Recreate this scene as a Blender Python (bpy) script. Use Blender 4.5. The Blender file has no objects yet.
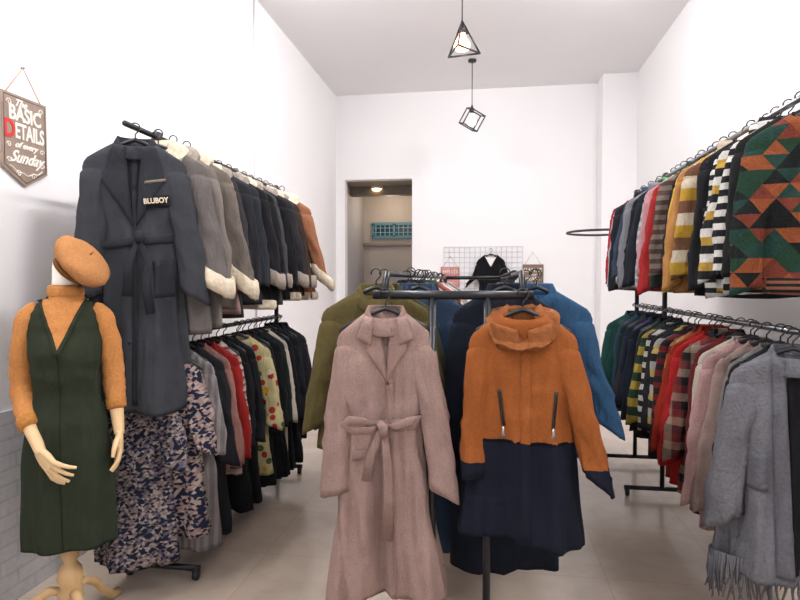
import bpy, math, random
from mathutils import Vector, Matrix, noise
from mathutils.bvhtree import BVHTree
R = random.Random(7)
SC = bpy.context.scene
COL = SC.collection
SC.view_settings.view_transform = 'Standard'
SC.view_settings.look = 'None'
SC.view_settings.exposure = 0.2

# ---------------------------------------------------------------- materials
def lin(h, k=1.0):
    h = h.lstrip('#')
    o = []
    for i in (0, 2, 4):
        c = int(h[i:i+2], 16) / 255
        o.append((c/12.92 if c <= .04045 else ((c+.055)/1.055)**2.4)*k)
    return (*o, 1)
CK = .58
MATS = {}
class NT:
    def __init__(s, name):
        s.m = bpy.data.materials.new(name); s.m.use_nodes = True
        s.t = s.m.node_tree; s.b = s.t.nodes['Principled BSDF']
    def n(s, typ, **k):
        x = s.t.nodes.new(typ)
        for a, v in k.items(): setattr(x, a, v)
        return x
    def l(s, a, b): s.t.links.new(a, b)
    def math(s, op, a, b=None):
        x = s.n('ShaderNodeMath', operation=op)
        for i, v in enumerate((a, b)):
            if v is None: continue
            if isinstance(v, (int, float)): x.inputs[i].default_value = v
            else: s.l(v, x.inputs[i])
        return x.outputs[0]
    def mix(s, f, a, b, mode='MIX'):
        x = s.n('ShaderNodeMix', data_type='RGBA', blend_type=mode)
        for i, v in ((0, f), (6, a), (7, b)):
            if isinstance(v, (int, float, tuple)): x.inputs[i].default_value = v
            else: s.l(v, x.inputs[i])
        return x.outputs[2]
    def ramp(s, f, cols):
        x = s.n('ShaderNodeValToRGB'); cr = x.color_ramp; cr.interpolation = 'CONSTANT'
        n = len(cols)
        cr.elements[0].color = cols[0]; cr.elements[0].position = 0
        cr.elements[1].color = cols[1]; cr.elements[1].position = 1/n
        for i in range(2, n):
            e = cr.elements.new(i/n); e.color = cols[i]
        s.l(f, x.inputs[0]); return x.outputs[0]

def cloth(col, kind='plain', cols=(), sc=1.0, split=None, rough=.92, bump=.35, grain=260, var=.22, k=None, crease=1.0):
    key = (col, kind, tuple(cols), sc, split, rough, bump, grain, k, crease)
    if key in MATS: return MATS[key]
    s = NT('cloth_%d' % len(MATS)); m = s.m
    kf = k or CK
    tc = s.n('ShaderNodeTexCoord'); ob = tc.outputs['Object']
    sx = s.n('ShaderNodeSeparateXYZ'); s.l(ob, sx.inputs[0]); X, Y, Z = sx.outputs
    base = lin(col, kf); c2 = [lin(c, kf) for c in cols]
    out = base
    if kind == 'stripe':
        f = s.math('FRACT', s.math('MULTIPLY', Z, 9*sc))
        out = s.ramp(f, [base]+c2)
    elif kind == 'vstripe':
        f = s.math('FRACT', s.math('MULTIPLY', X, 20*sc)); out = s.ramp(f, [base]+c2)
    elif kind in ('tri', 'hounds'):
        if kind == 'hounds':
            dn = s.n('ShaderNodeTexNoise'); dn.inputs['Scale'].default_value = 30; s.l(ob, dn.inputs['Vector'])
            X = s.math('ADD', X, s.math('MULTIPLY', dn.outputs[0], .022)); Z = s.math('ADD', Z, s.math('MULTIPLY', dn.outputs[0], .03))
        u = s.math('MULTIPLY', X, 6.5*sc); v = s.math('MULTIPLY', Z, 6.5*sc*.8)
        a = s.math('FLOOR', s.math('ADD', u, v)); b = s.math('FLOOR', s.math('SUBTRACT', u, v))
        d = s.math('FLOOR', s.math('MULTIPLY', v, 2))
        cx = s.n('ShaderNodeCombineXYZ'); s.l(a, cx.inputs[0]); s.l(b, cx.inputs[1]); s.l(d, cx.inputs[2])
        w = s.n('ShaderNodeTexWhiteNoise', noise_dimensions='3D'); s.l(cx.outputs[0], w.inputs['Vector'])
        out = s.ramp(w.outputs['Value'], [base]+c2)
    elif kind == 'floral':
        v = s.n('ShaderNodeTexVoronoi'); v.inputs['Scale'].default_value = 22*sc; s.l(ob, v.inputs['Vector'])
        sp = s.n('ShaderNodeSeparateColor'); s.l(v.outputs['Color'], sp.inputs[0])
        f = s.math('LESS_THAN', v.outputs['Distance'], .42)
        out = s.mix(f, base, s.ramp(sp.outputs[0], c2))
    elif kind == 'plaid':
        f1 = s.ramp(s.math('FRACT', s.math('MULTIPLY', Z, 8*sc)), [base]+c2)
        f2 = s.ramp(s.math('FRACT', s.math('MULTIPLY', X, 8*sc)), [base]+c2)
        out = s.mix(.5, f1, f2)
    elif kind == 'split':
        f = s.math('LESS_THAN', Z, split); out = s.mix(f, base, c2[0])
    nz = s.n('ShaderNodeTexNoise'); nz.inputs['Scale'].default_value = 14; nz.inputs['Detail'].default_value = 4
    s.l(ob, nz.inputs['Vector'])
    kk1 = s.math('ADD', s.math('MULTIPLY', nz.outputs[0], var*2), 1-var)
    g = s.n('ShaderNodeTexNoise'); g.inputs['Scale'].default_value = grain; g.inputs['Detail'].default_value = 2
    s.l(ob, g.inputs['Vector'])
    k2 = s.math('ADD', s.math('MULTIPLY', g.outputs[0], .6), .7)
    kk = s.math('MULTIPLY', kk1, k2)
    cc = s.n('ShaderNodeCombineXYZ')
    for i in range(3): s.l(kk, cc.inputs[i])
    s.l(s.mix(1.0, out, cc.outputs[0], 'MULTIPLY'), s.b.inputs['Base Color'])
    bp = s.n('ShaderNodeBump'); bp.inputs['Strength'].default_value = bump; bp.inputs['Distance'].default_value = .004
    s.l(g.outputs[0], bp.inputs['Height'])
    mp = s.n('ShaderNodeMapping'); mp.inputs['Scale'].default_value = (1, 1, .22); s.l(ob, mp.inputs[0])
    cn = s.n('ShaderNodeTexNoise'); cn.inputs['Scale'].default_value = 13; cn.inputs['Detail'].default_value = 2; cn.inputs['Distortion'].default_value = .5
    s.l(mp.outputs[0], cn.inputs['Vector'])
    b2 = s.n('ShaderNodeBump'); b2.inputs['Strength'].default_value = .7*crease; b2.inputs['Distance'].default_value = .035
    s.l(cn.outputs[0], b2.inputs['Height']); s.l(bp.outputs[0], b2.inputs['Normal'])
    s.l(b2.outputs[0], s.b.inputs['Normal'])
    s.b.inputs['Roughness'].default_value = rough
    s.b.inputs['Specular IOR Level'].default_value = .15
    MATS[key] = m
    return m

def hard(col, rough=.4, metal=0, var=.06, scale=30, emit=None, es=0, coat=0):
    key = ('h', col, rough, metal, var, emit, es)
    if key in MATS: return MATS[key]
    s = NT('hard_%d' % len(MATS))
    nz = s.n('ShaderNodeTexNoise'); nz.inputs['Scale'].default_value = scale; nz.inputs['Detail'].default_value = 5
    tc = s.n('ShaderNodeTexCoord'); s.l(tc.outputs['Object'], nz.inputs['Vector'])
    k = s.math('ADD', s.math('MULTIPLY', nz.outputs[0], var*2), 1-var)
    cc = s.n('ShaderNodeCombineXYZ')
    for i in range(3): s.l(k, cc.inputs[i])
    s.l(s.mix(1.0, lin(col), cc.outputs[0], 'MULTIPLY'), s.b.inputs['Base Color'])
    s.b.inputs['Roughness'].default_value = rough; s.b.inputs['Metallic'].default_value = metal
    if emit:
        s.b.inputs['Emission Color'].default_value = lin(emit); s.b.inputs['Emission Strength'].default_value = es
    MATS[key] = s.m; return s.m

def wood(col, col2, rough=.5, sc=8):
    key = ('w', col, col2)
    if key in MATS: return MATS[key]
    s = NT('wood_%d' % len(MATS))
    tc = s.n('ShaderNodeTexCoord'); mp = s.n('ShaderNodeMapping'); mp.inputs['Scale'].default_value = (sc, sc, 1.2*sc/4)
    s.l(tc.outputs['Object'], mp.inputs[0])
    nz = s.n('ShaderNodeTexNoise'); nz.inputs['Scale'].default_value = 4; nz.inputs['Detail'].default_value = 6
    s.l(mp.outputs[0], nz.inputs['Vector'])
    s.l(s.mix(nz.outputs[0], lin(col), lin(col2)), s.b.inputs['Base Color'])
    s.b.inputs['Roughness'].default_value = rough
    MATS[key] = s.m; return s.m

def wallmat(col, name):
    s = NT(name)
    tc = s.n('ShaderNodeTexCoord')
    nz = s.n('ShaderNodeTexNoise'); nz.inputs['Scale'].default_value = 1.3; nz.inputs['Detail'].default_value = 3
    s.l(tc.outputs['Object'], nz.inputs['Vector'])
    c = lin(col); d = tuple(x*.96 for x in c[:3])+(1,)
    s.l(s.mix(nz.outputs[0], d, c), s.b.inputs['Base Color'])
    g = s.n('ShaderNodeTexNoise'); g.inputs['Scale'].default_value = 90
    s.l(tc.outputs['Object'], g.inputs['Vector'])
    bp = s.n('ShaderNodeBump'); bp.inputs['Strength'].default_value = .05
    s.l(g.outputs[0], bp.inputs['Height']); s.l(bp.outputs[0], s.b.inputs['Normal'])
    s.b.inputs['Roughness'].default_value = .75
    return s.m

def floormat():
    s = NT('glazed_floor_tiles')
    tc = s.n('ShaderNodeTexCoord')
    br = s.n('ShaderNodeTexBrick'); br.offset = 0
    br.inputs['Scale'].default_value = 1; br.inputs['Brick Width'].default_value = .6; br.inputs['Row Height'].default_value = .6
    br.inputs['Mortar Size'].default_value = .002
    s.l(tc.outputs['Object'], br.inputs['Vector'])
    br.inputs['Color1'].default_value = lin('#bbab9c'); br.inputs['Color2'].default_value = lin('#b7a798')
    br.inputs['Mortar'].default_value = lin('#a39486')
    nz = s.n('ShaderNodeTexNoise'); nz.inputs['Scale'].default_value = 3.5; nz.inputs['Detail'].default_value = 9; nz.inputs['Roughness'].default_value = .65
    s.l(tc.outputs['Object'], nz.inputs['Vector'])
    k = s.math('ADD', s.math('MULTIPLY', nz.outputs[0], .6), .68)
    cc = s.n('ShaderNodeCombineXYZ')
    for i in range(3): s.l(k, cc.inputs[i])
    s.l(s.mix(1.0, br.outputs[0], cc.outputs[0], 'MULTIPLY'), s.b.inputs['Base Color'])
    s.b.inputs['Roughness'].default_value = .2
    return s.m

# ---------------------------------------------------------------- mesh helpers
class MB:
    def __init__(s): s.v = []; s.f = []
    def loft(s, rings, cap0=False, cap1=False, closed=True):
        b = len(s.v); m = len(rings[0])
        for r in rings: s.v.extend(tuple(p) for p in r)
        for i in range(len(rings)-1):
            for j in range(m if closed else m-1):
                j2 = (j+1) % m
                s.f.append((b+i*m+j, b+i*m+j2, b+(i+1)*m+j2, b+(i+1)*m+j))
        if cap0: s.f.append(tuple(b+j for j in range(m))[::-1])
        if cap1: s.f.append(tuple(b+(len(rings)-1)*m+j for j in range(m)))
    def tube(s, pts, rad, m=8, cap=True, flat=1.0, closed_path=False):
        pts = [Vector(p) for p in pts]
        if isinstance(rad, (int, float)): rad = [rad]*len(pts)
        rings = []; up = None
        n = len(pts)
        for i, p in enumerate(pts):
            if closed_path: t = pts[(i+1) % n]-pts[i-1]
            else: t = pts[min(i+1, n-1)]-pts[max(i-1, 0)]
            t.normalize()
            if up is None:
                up = Vector((0, 1, 0)) if abs(t.y) < .9 else Vector((1, 0, 0))
            a = up-t*up.dot(t)
            if a.length < 1e-4: a = t.orthogonal()
            a.normalize(); bb = t.cross(a); up = a
            rings.append([p+(a*math.cos(2*math.pi*k/m)*flat+bb*math.sin(2*math.pi*k/m))*rad[i] for k in range(m)])
        if closed_path: rings.append(rings[0])
        s.loft(rings, cap and not closed_path, cap and not closed_path)
    def box(s, c, d, rot=None):
        b = len(s.v)
        for x in (-1, 1):
            for y in (-1, 1):
                for z in (-1, 1):
                    p = Vector((x*d[0]/2, y*d[1]/2, z*d[2]/2))
                    if rot: p = rot @ p
                    s.v.append(tuple(Vector(c)+p))
        for f in ((0,1,3,2),(4,6,7,5),(0,4,5,1),(2,3,7,6),(0,2,6,4),(1,5,7,3)): s.f.append(tuple(b+i for i in f))
    def prism(s, poly, y0, y1):
        b = len(s.v); n = len(poly)
        for y in (y0, y1): s.v.extend((p[0], y, p[1]) for p in poly)
        s.f.append(tuple(b+i for i in range(n))); s.f.append(tuple(b+n+i for i in range(n))[::-1])
        for i in range(n):
            j = (i+1) % n; s.f.append((b+i, b+n+i, b+n+j, b+j))
    def mesh(s, name, smooth=True):
        me = bpy.data.meshes.new(name); me.from_pydata(s.v, [], s.f); me.update()
        if smooth: me.polygons.foreach_set('use_smooth', [True]*len(me.polygons))
        return me
    def bvh(s): return BVHTree.FromPolygons([Vector(v) for v in s.v], s.f)

def add(name, me, mat=None, parent=None, loc=None, rot=None, **props):
    if isinstance(me, MB): me = me.mesh(name, props.pop('smooth', True))
    else: props.pop('smooth', None)
    o = bpy.data.objects.new(name, me); COL.objects.link(o)
    if mat and not me.materials: me.materials.append(mat)
    if parent: o.parent = parent
    if loc: o.location = loc
    if rot: o.rotation_euler = rot
    for k, v in props.items(): o[k] = v
    return o
def empty(name, loc, rot=(0, 0, 0), **props):
    o = bpy.data.objects.new(name, None); COL.objects.link(o); o.empty_display_size = .1
    o.location = loc; o.rotation_euler = rot
    for k, v in props.items(): o[k] = v
    return o
def text(body, size, mat, parent, loc, rot, name='lettering', ext=.002, sx=1, shear=0, off=0):
    c = bpy.data.curves.new(name, 'FONT'); c.body = body; c.size = size; c.extrude = ext
    c.align_x = 'CENTER'; c.align_y = 'CENTER'; c.shear = shear; c.offset = off
    t = bpy.data.objects.new(name, c); COL.objects.link(t)
    dg = bpy.context.evaluated_depsgraph_get()
    me = bpy.data.meshes.new_from_object(t.evaluated_get(dg))
    bpy.data.objects.remove(t); bpy.data.curves.remove(c)
    me.materials.clear(); me.materials.append(mat)
    o = bpy.data.objects.new(name, me); COL.objects.link(o); o.parent = parent; o.location = loc; o.rotation_euler = rot; o.scale = (sx, 1, 1)
    return o

BLACK = hard('#17171a', .45); STEEL = hard('#8d8f93', .3, .8); DARKSTEEL = hard('#1d1e22', .35, .5)
CHROME = hard('#98999c', .3, .9)

# ---------------------------------------------------------------- hanger
def make_hanger_meshes():
    b = MB()
    pts = [(-.18, 0, -.152), (-.168, 0, -.134), (-.1, 0, -.098), (-.03, 0, -.066), (0, 0, -.055), (.03, 0, -.066), (.1, 0, -.098), (.168, 0, -.134), (.18, 0, -.152)]
    b.tube(pts, [.005, .008, .009, .009, .010, .009, .009, .008, .005], 6)
    b.tube([(-.175, 0, -.147), (0, 0, -.154), (.175, 0, -.147)], .004, 6)
    h = MB()
    hp = [(0, 0, -.055), (0, 0, -.03), (.008, 0, -.022)]
    for i in range(9):
        a = math.radians(-50+i*30); hp.append((.021*math.cos(a)*1, 0, .001+.021*math.sin(a)))
    h.tube(hp, .0032, 6)
    return b.mesh('hanger'), h.mesh('hook')
HB, HH = make_hanger_meshes()
HB.materials.append(BLACK); HH.materials.append(STEEL)
HB2 = HB.copy(); HB2.materials.clear(); HB2.materials.append(hard('#e9e9ea', .4))
HH2 = HH.copy(); HH2.materials.clear(); HH2.materials.append(BLACK)
def hanger(loc, yaw, grp, black=True, white=False):
    o = add('clothes_hanger', HB2 if white else HB, None, None, loc, (0, 0, yaw),
            label='white plastic clothes hanger hooked over the rail' if white else 'black plastic clothes hanger hooked over the rail', category='hanger', group=grp)
    add('hook', HH2 if black else HH, None, o)
    return o

# ---------------------------------------------------------------- garments
def ring(w, t, z, m, cx=0, cy=0, ex=.8, ey=.85):
    out = []
    for j in range(m):
        a = 2*math.pi*j/m; c, s = math.cos(a), math.sin(a)
        out.append([cx+w*math.copysign(abs(c)**ex, c), cy+t*math.copysign(abs(s)**ey, s), z])
    return out

def lerp_tab(tab, t):
    for i in range(len(tab)-1):
        if t <= tab[i+1][0]:
            a, b = tab[i], tab[i+1]; k = (t-a[0])/(b[0]-a[0]) if b[0] > a[0] else 0
            k = k*k*(3-2*k)
            return [a[q]+(b[q]-a[q])*k for q in range(1, len(a))]
    return list(tab[-1][1:])

def ridge(x, y, z):
    v = noise.noise(Vector((x, y, z)))
    return 1-min(1, abs(v)*3.2)

SLOPE = .095
def body(L, hw, waist, hem, th, seed, n=24, m=36, neck=.07, fold=.012, z0=-.066, hth=None, slope=SLOPE):
    hth = hth or th*1.1
    mb = MB(); rings = []; ph = seed*1.7; fr = 3.2+(seed*37 % 10)*.25
    zs = z0-slope
    r0 = ring(neck*.9, th*.6, z0-.05, m); rings.append(r0)
    for s in (0, .12, .3, .5, .7, .86, .95, 1):
        z = z0-slope*s**1.05-(.03 if s == 1 else .010 if s > .9 else 0)
        w = neck+(hw-neck)*s
        rr = ring(w, th*(.6+.12*min(1, s*1.5)-.22*max(0, s-.5)), z, m)
        for p in rr:
            if p[1] < 0 and s < .35: p[2] -= .045*(1-s/.35)*(-p[1]/th)
        rings.append(rr)
    L2 = L-slope-.03; wt = min(.9, .34/L2)
    tab = [(0, hw*1.0, th*.62), (wt*.3, hw*.94, th*.85), (wt, waist, th*.9), (wt+(1-wt)*.4, waist+(hem-waist)*.45, th), (1, hem, hth)]
    for i in range(1, n+1):
        t = i/n; w, tt = lerp_tab(tab, t); z = zs-.03-L2*t
        rr = ring(w, tt, z, m)
        A = fold*(t**1.2)
        for j, p in enumerate(rr):
            a = 2*math.pi*j/m
            wv = A*math.sin(p[0]/w*fr+ph+t*.6)+A*.55*math.sin(p[0]/w*fr*2.3+ph*2)
            p[1] += wv
            q5 = min(1, t*5)
            nn = noise.noise(Vector((p[0]*7+seed*5, math.sin(a)*1.5, p[2]*4)))*.010*q5
            nn += (ridge(p[0]*13+seed*2+p[2]*.8, math.sin(a)*1.2, p[2]*1.3+seed)-.5)*(.006+.018*t)*q5
            nn += (ridge(p[0]*5+seed*4-p[2]*4, math.sin(a)*1.2+3, p[2]*7)-.5)*.006*q5*(1-t)
            p[0] += math.cos(a)*nn*.7; p[1] += math.sin(a)*nn*1.3
            p[2] += A*.6*math.sin(p[0]/w*2+ph) if t > .8 else 0
        rings.append(rr)
    last = rings[-1]
    rings.append([[p[0]*.965, p[1]*.85, p[2]+.004] for p in last])
    rings.append([[p[0]*.93, p[1]*.7, p[2]+.12] for p in last])
    mb.loft(rings); return mb

def sleeve(side, hw, sl, r0, r1, th, spread, yoff, seed, zs, n=18, m=18, bow=.010):
    mb = MB(); rings = []
    a = Vector((hw-r0*.88, 0, zs-.06)); b = Vector((hw-r1*.75+spread, yoff, zs-.03-sl))
    for sc, dz, dx in ((.15, .045, .004), (.5, .036, .003), (.8, .020, .002), (.94, .009, 0)):
        rings.append(ring(r0*sc, min(r0, th)*.62*sc, a.z+dz, m, side*(a.x+dx), 0, 1, 1))
    for i in range(n+1):
        t = i/n; c = a+(b-a)*t; c.x += bow*math.sin(math.pi*t)
        r = r0+(r1-r0)*(t**.8); ry = min(r*.62, th*.8)*(.8+.2*min(1, t*3))
        rr = ring(r, ry, c.z, m, side*c.x, c.y*t, .9, .9)
        for j, p in enumerate(rr):
            an = 2*math.pi*j/m
            q = min(1, t*4+.1)
            nn = noise.noise(Vector((math.cos(an)*1.2+seed*3+side, math.sin(an)*1.2, p[2]*8)))*.012*q
            nn += (ridge(math.cos(an)*2.2+seed*3, math.sin(an)*1.6, p[2]*2.2)-.5)*.014*q
            nn += (ridge(math.cos(an)*1.1+seed*3, math.sin(an)*1.1, p[2]*11+math.cos(an)*1.8)-.5)*.011*q*math.exp(-((t-.55)/.22)**2)
            p[0] += math.cos(an)*nn; p[1] += math.sin(an)*nn
            p[2] -= math.cos(an)*side*(b.x-a.x)*.35*r/.06*min(1, t*3)
        rings.append(rr)
    last = rings[-1]
    cx = sum(p[0] for p in last)/m; cy = sum(p[1] for p in last)/m
    rings.append([[cx+(p[0]-cx)*.86, cy+(p[1]-cy)*.8, p[2]+.002] for p in last])
    rings.append([[cx+(p[0]-cx)*.8, cy+(p[1]-cy)*.7, p[2]+.07] for p in last])
    mb.loft(rings); return mb, last

def draped(bv, cor, nu=6, nv=10, off=.004, thick=.006, front=True, th=.05):
    mb = MB(); A, B, C, D = [Vector((c[0], c[1])) for c in cor]
    f, bk = [], []
    for i in range(nv+1):
        rf, rb = [], []
        for j in range(nu+1):
            u, v = j/nu, i/nv
            p = (A*(1-u)+B*u)*(1-v)+(D*(1-u)+C*u)*v
            hit = bv.ray_cast(Vector((p.x, -1, p.y)), Vector((0, 1, 0)))[0]
            y = hit.y if hit else -th*.5
            e = .35 if (j in (0, nu) or i in (0, nv)) else 1
            rf.append((p.x, y-off-thick*e, p.y)); rb.append((p.x, y+.003, p.y))
        f.append(rf); bk.append(rb)
    rows = [f[i]+bk[i][::-1] for i in range(nv+1)]
    mb.loft(rows, True, True); return mb

def collar(kind, neck, th, z0, seed):
    mb = MB(); m = 28; w = neck*1.02; t = th*.66
    def rr(w, t, z, dip):
        r = ring(w, t, z, m)
        for p in r:
            if p[1] < 0: p[2] -= dip*(-p[1]/t)
        return r
    if kind == 'crew':
        mb.loft([rr(w*.95, t*.9, z0-.012, .045), rr(w*.98, t, z0+.006, .045), rr(w*1.06, t*1.1, z0+.004, .045), rr(w*1.14, t*1.2, z0-.016, .045)])
    elif kind == 'turtle':
        mb.loft([rr(w*.8, t*.9, z0-.02, .02), rr(w*.78, t*.9, z0+.045, .01), rr(w*.86, t*1.0, z0+.052, .01), rr(w*.95, t*1.15, z0+.03, .01), rr(w*1.0, t*1.25, z0-.01, .03), rr(w*.95, t*1.1, z0-.02, .03)])
    elif kind == 'shirt':
        mb.loft([rr(w*.85, t*.9, z0-.02, .04), rr(w*.84, t*.95, z0+.022, .06), rr(w*.95, t*1.15, z0+.026, .065), rr(w*1.25, t*1.5, z0-.018, .07), rr(w*1.22, t*1.45, z0-.024, .07), rr(w*1.0, t*1.2, z0-.01, .05)])
    elif kind in ('fur', 'hood'):
        kx = 1.5; kz = 1.3 if kind == 'fur' else .7; dip = .07 if kind == 'fur' else .11
        R1 = []
        for q in range(9):
            a = math.pi*2*q/8
            r = rr(w*(1.15+.38*kx*math.cos(a)), t*(1.2+.6*kx*math.cos(a)), z0+.010+.034*kz*math.sin(a)-(.028 if math.cos(a) > 0 else 0), dip)
            for p in r:
                nn = noise.noise(Vector((p[0]*40+seed, p[1]*40, p[2]*40)))*.012
                p[0] += nn; p[1] += nn; p[2] += nn
            R1.append(r)
        mb.loft(R1)
    return mb

GC = [0]
def garment(name, label, loc, yaw, mat, L=.62, hw=.2, waist=None, hem=None, th=.045, sl=.55, spread=.03, col='crew', colmat=None,
            cuff=None, front=None, fmat=None, group=None, r0=.07, r1=.05, fold=.012, smat=None, category=None, hang=True,
            yoff=(-.02, -.03), n=20, m=32, hth=None, hemband=None, spr=None, white=False, lean=0, neck=.07):
    GC[0] += 1; seed = GC[0]*.731
    if len(label.split()) < 4: label += ' on a hanger'
    waist = waist if waist is not None else hw*.93; hem = hem if hem is not None else hw*1.02
    z0 = -.066
    mb = body(L, hw, waist, hem, th, seed, n, m, fold=fold, hth=hth, neck=neck)
    o = add(name, mb, mat, None, loc, (0, lean, yaw), label=label, category=category or name.replace('_', ' '))
    if group: o['group'] = group
    bv = mb.bvh(); zs = z0-SLOPE
    for i, side in enumerate((-1, 1)):
        if sl <= 0: continue
        sp = spr[i] if spr else spread
        sm, last = sleeve(side, hw, sl, r0, r1, th, sp, yoff[i], seed+i, zs)
        add('sleeve', sm, smat or mat, o)
        if cuff:
            c = MB(); cx = sum(p[0] for p in last)/len(last); cy = sum(p[1] for p in last)/len(last)
            def sc(k, dz): return [[cx+(p[0]-cx)*k+.003*math.sin(j*2.3), cy+(p[1]-cy)*k*1.1, p[2]+dz+.003*math.sin(j*3.1)] for j, p in enumerate(last)]
            c.loft([sc(1.0, .09), sc(1.22, .085), sc(1.3, .035), sc(1.22, -.004), sc(.95, -.006), sc(.8, .02)])
            add('cuff', c, cuff, o)
    if col != 'none': add('collar', collar(col, neck, th, z0, seed), colmat or mat, o)
    zt = z0-.05; zb = z0-L+.02
    if front in ('open', 'button'):
        add('placket', draped(bv, [(-.012, zt), (.014, zt), (.012, zb), (-.014, zb)], 4, 24, .001, .004), fmat or mat, o)
    if front == 'furfront':
        add('fur_lapel', draped(bv, [(-.10, zt-.02), (.0, zt+.01), (.01, zt-.24), (-.03, zt-.26)], 5, 14, .003, .014), fmat, o)
        add('fur_lapel', draped(bv, [(.0, zt+.01), (.10, zt-.02), (.04, zt-.26), (.01, zt-.24)], 5, 14, .003, .014), fmat, o)
        add('fur_facing', draped(bv, [(-.02, zt-.25), (.02, zt-.25), (.015, zb), (-.015, zb)], 4, 24, .003, .008), fmat, o)
    if front == 'button':
        k = 4
        for q in range(k):
            z = zt-.05-(L-.2)*q/(k-1)*.75
            h = bv.ray_cast(Vector((0, -1, z)), Vector((0, 1, 0)))[0]
            y = h.y if h else -th
            b = MB(); b.loft([ring(.003, .003, 0, 10, 0, 0, 1, 1), ring(.010, .010, 0, 10, 0, 0, 1, 1), ring(.011, .011, .004, 10, 0, 0, 1, 1)], True, True)
            b.v = [(v[0], y-.006-.0+v[2]*-1, z+v[1]) for v in b.v]
            add('button', b, BLACK, o)
    if hemband:
        hr = mb.v[(9+n-1)*m:(9+n)*m]
        def hs(k, dz): return [[p[0]*k, p[1]*k if abs(p[1]) > .001 else p[1], p[2]+dz] for p in hr]
        c = MB(); c.loft([hs(1.0, .05), hs(1.06, .045), hs(1.08, .01), hs(1.04, -.012), hs(.9, -.01), hs(.85, .02)])
        add('hem_trim', c, hemband, o)
    if hang: hanger(loc, yaw, group or 'clothes hangers on the display racks', white=white)
    return o, bv

# ================================================================= ROOM
XL, XR, YB, YF, H = -2.2, 1.9, 8.3, -1.6, 4.19
W = wallmat('#f2f0f1', 'white_wall_paint'); WC = wallmat('#f1f0f1', 'ceiling_paint')
def slab(name, lo, hi, mat, **p):
    b = MB(); b.box([(lo[i]+hi[i])/2 for i in range(3)], [hi[i]-lo[i] for i in range(3)])
    return add(name, b, mat, smooth=False, kind='structure', **p)
slab('floor', (XL-.2, YF, -.1), (XR+.2, 10.4, 0), floormat())
slab('wall_left', (XL-.15, YF, 0), (XL, 10.4, H), W)
slab('wall_right', (XR, YF, 0), (XR+.15, YB+.15, H), W)
slab('ceiling', (XL-.15, YF, H), (XR+.15, YB+.15, H+.1), WC)
DX0, DX1, DH = -2.07, -1.08, 2.97
b = MB()
b.box(((XL+DX0)/2, YB+.075, DH/2), (DX0-XL, .15, DH))
b.box(((DX1+XR)/2, YB+.075, DH/2), (XR-DX1, .15, DH))
b.box(((XL+XR)/2, YB+.075, (DH+H)/2), (XR-XL, .15, H-DH))
add('wall_back', b, W, smooth=False, kind='structure')
slab('wall_column', (1.47, 7.94, 0), (XR, YB, H), W)
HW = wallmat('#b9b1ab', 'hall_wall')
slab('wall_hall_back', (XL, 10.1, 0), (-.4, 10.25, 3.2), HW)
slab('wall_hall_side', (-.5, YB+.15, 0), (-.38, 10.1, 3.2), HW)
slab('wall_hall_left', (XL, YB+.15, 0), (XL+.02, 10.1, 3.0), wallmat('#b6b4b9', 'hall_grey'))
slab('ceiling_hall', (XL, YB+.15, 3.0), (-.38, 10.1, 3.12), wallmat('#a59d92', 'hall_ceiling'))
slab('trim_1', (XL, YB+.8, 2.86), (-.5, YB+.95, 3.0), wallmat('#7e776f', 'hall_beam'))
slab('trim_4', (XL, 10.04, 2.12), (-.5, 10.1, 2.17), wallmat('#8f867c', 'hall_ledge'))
b = MB(); x0, x1, z0, z1, y = -2.0, -1.25, 2.27, 2.50, 10.08
for a in ((x0, z0, x1, z0), (x0, z1, x1, z1)): b.box(((a[0]+a[2])/2, y, a[1]), (x1-x0+.05, .06, .05))
for x in (x0, (x0+x1)/2, x1): b.box((x, y, (z0+z1)/2), (.04, .06, z1-z0))
wo = add('window_1', b, hard('#4f7f90', .4), smooth=False, kind='structure')
b = MB(); b.box(((x0+x1)/2, y+.012, (z0+z1)/2), (x1-x0, .01, z1-z0)); add('window_pane', b, hard('#1d4252', .15), wo, smooth=False)
b = MB()
for i in range(9): b.box((x0+.05+i*(x1-x0-.1)/8, y-.02, (z0+z1)/2), (.010, .012, z1-z0))
for i in range(2): b.box(((x0+x1)/2, y-.02, z0+.08*(i+1)), (x1-x0, .012, .008))
add('window_grille', b, hard('#9cc2d0', .4), wo, smooth=False)
hl = empty('ceiling_lamp', (-1.75, 9.1, 3.0), label='small round warm ceiling lamp in the back hallway', category='lamp')
b = MB(); b.loft([ring(.1, .1, 0, 20, 0, 0, 1, 1), ring(.1, .1, -.03, 20, 0, 0, 1, 1), ring(.085, .085, -.04, 20, 0, 0, 1, 1)], True, True)
add('lamp_base', b, hard('#dddddd', .4), hl)
b = MB(); b.loft([ring(.08, .08, -.035, 20, 0, 0, 1, 1), ring(.06, .06, -.065, 20, 0, 0, 1, 1), ring(.02, .02, -.078, 20, 0, 0, 1, 1)], True, True)
add('lamp_shade', b, hard('#fff0d0', .4, emit='#ffc98a', es=8), hl)
def point(loc, e, col, r=.1):
    l = bpy.data.lights.new('bulb_light', 'POINT'); l.energy = e; l.color = col; l.shadow_soft_size = r
    o = bpy.data.objects.new('bulb_light', l); o.location = loc; COL.objects.link(o); return o
point((-1.6, 9.55, 2.78), 9, (1, .82, .62))

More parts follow.
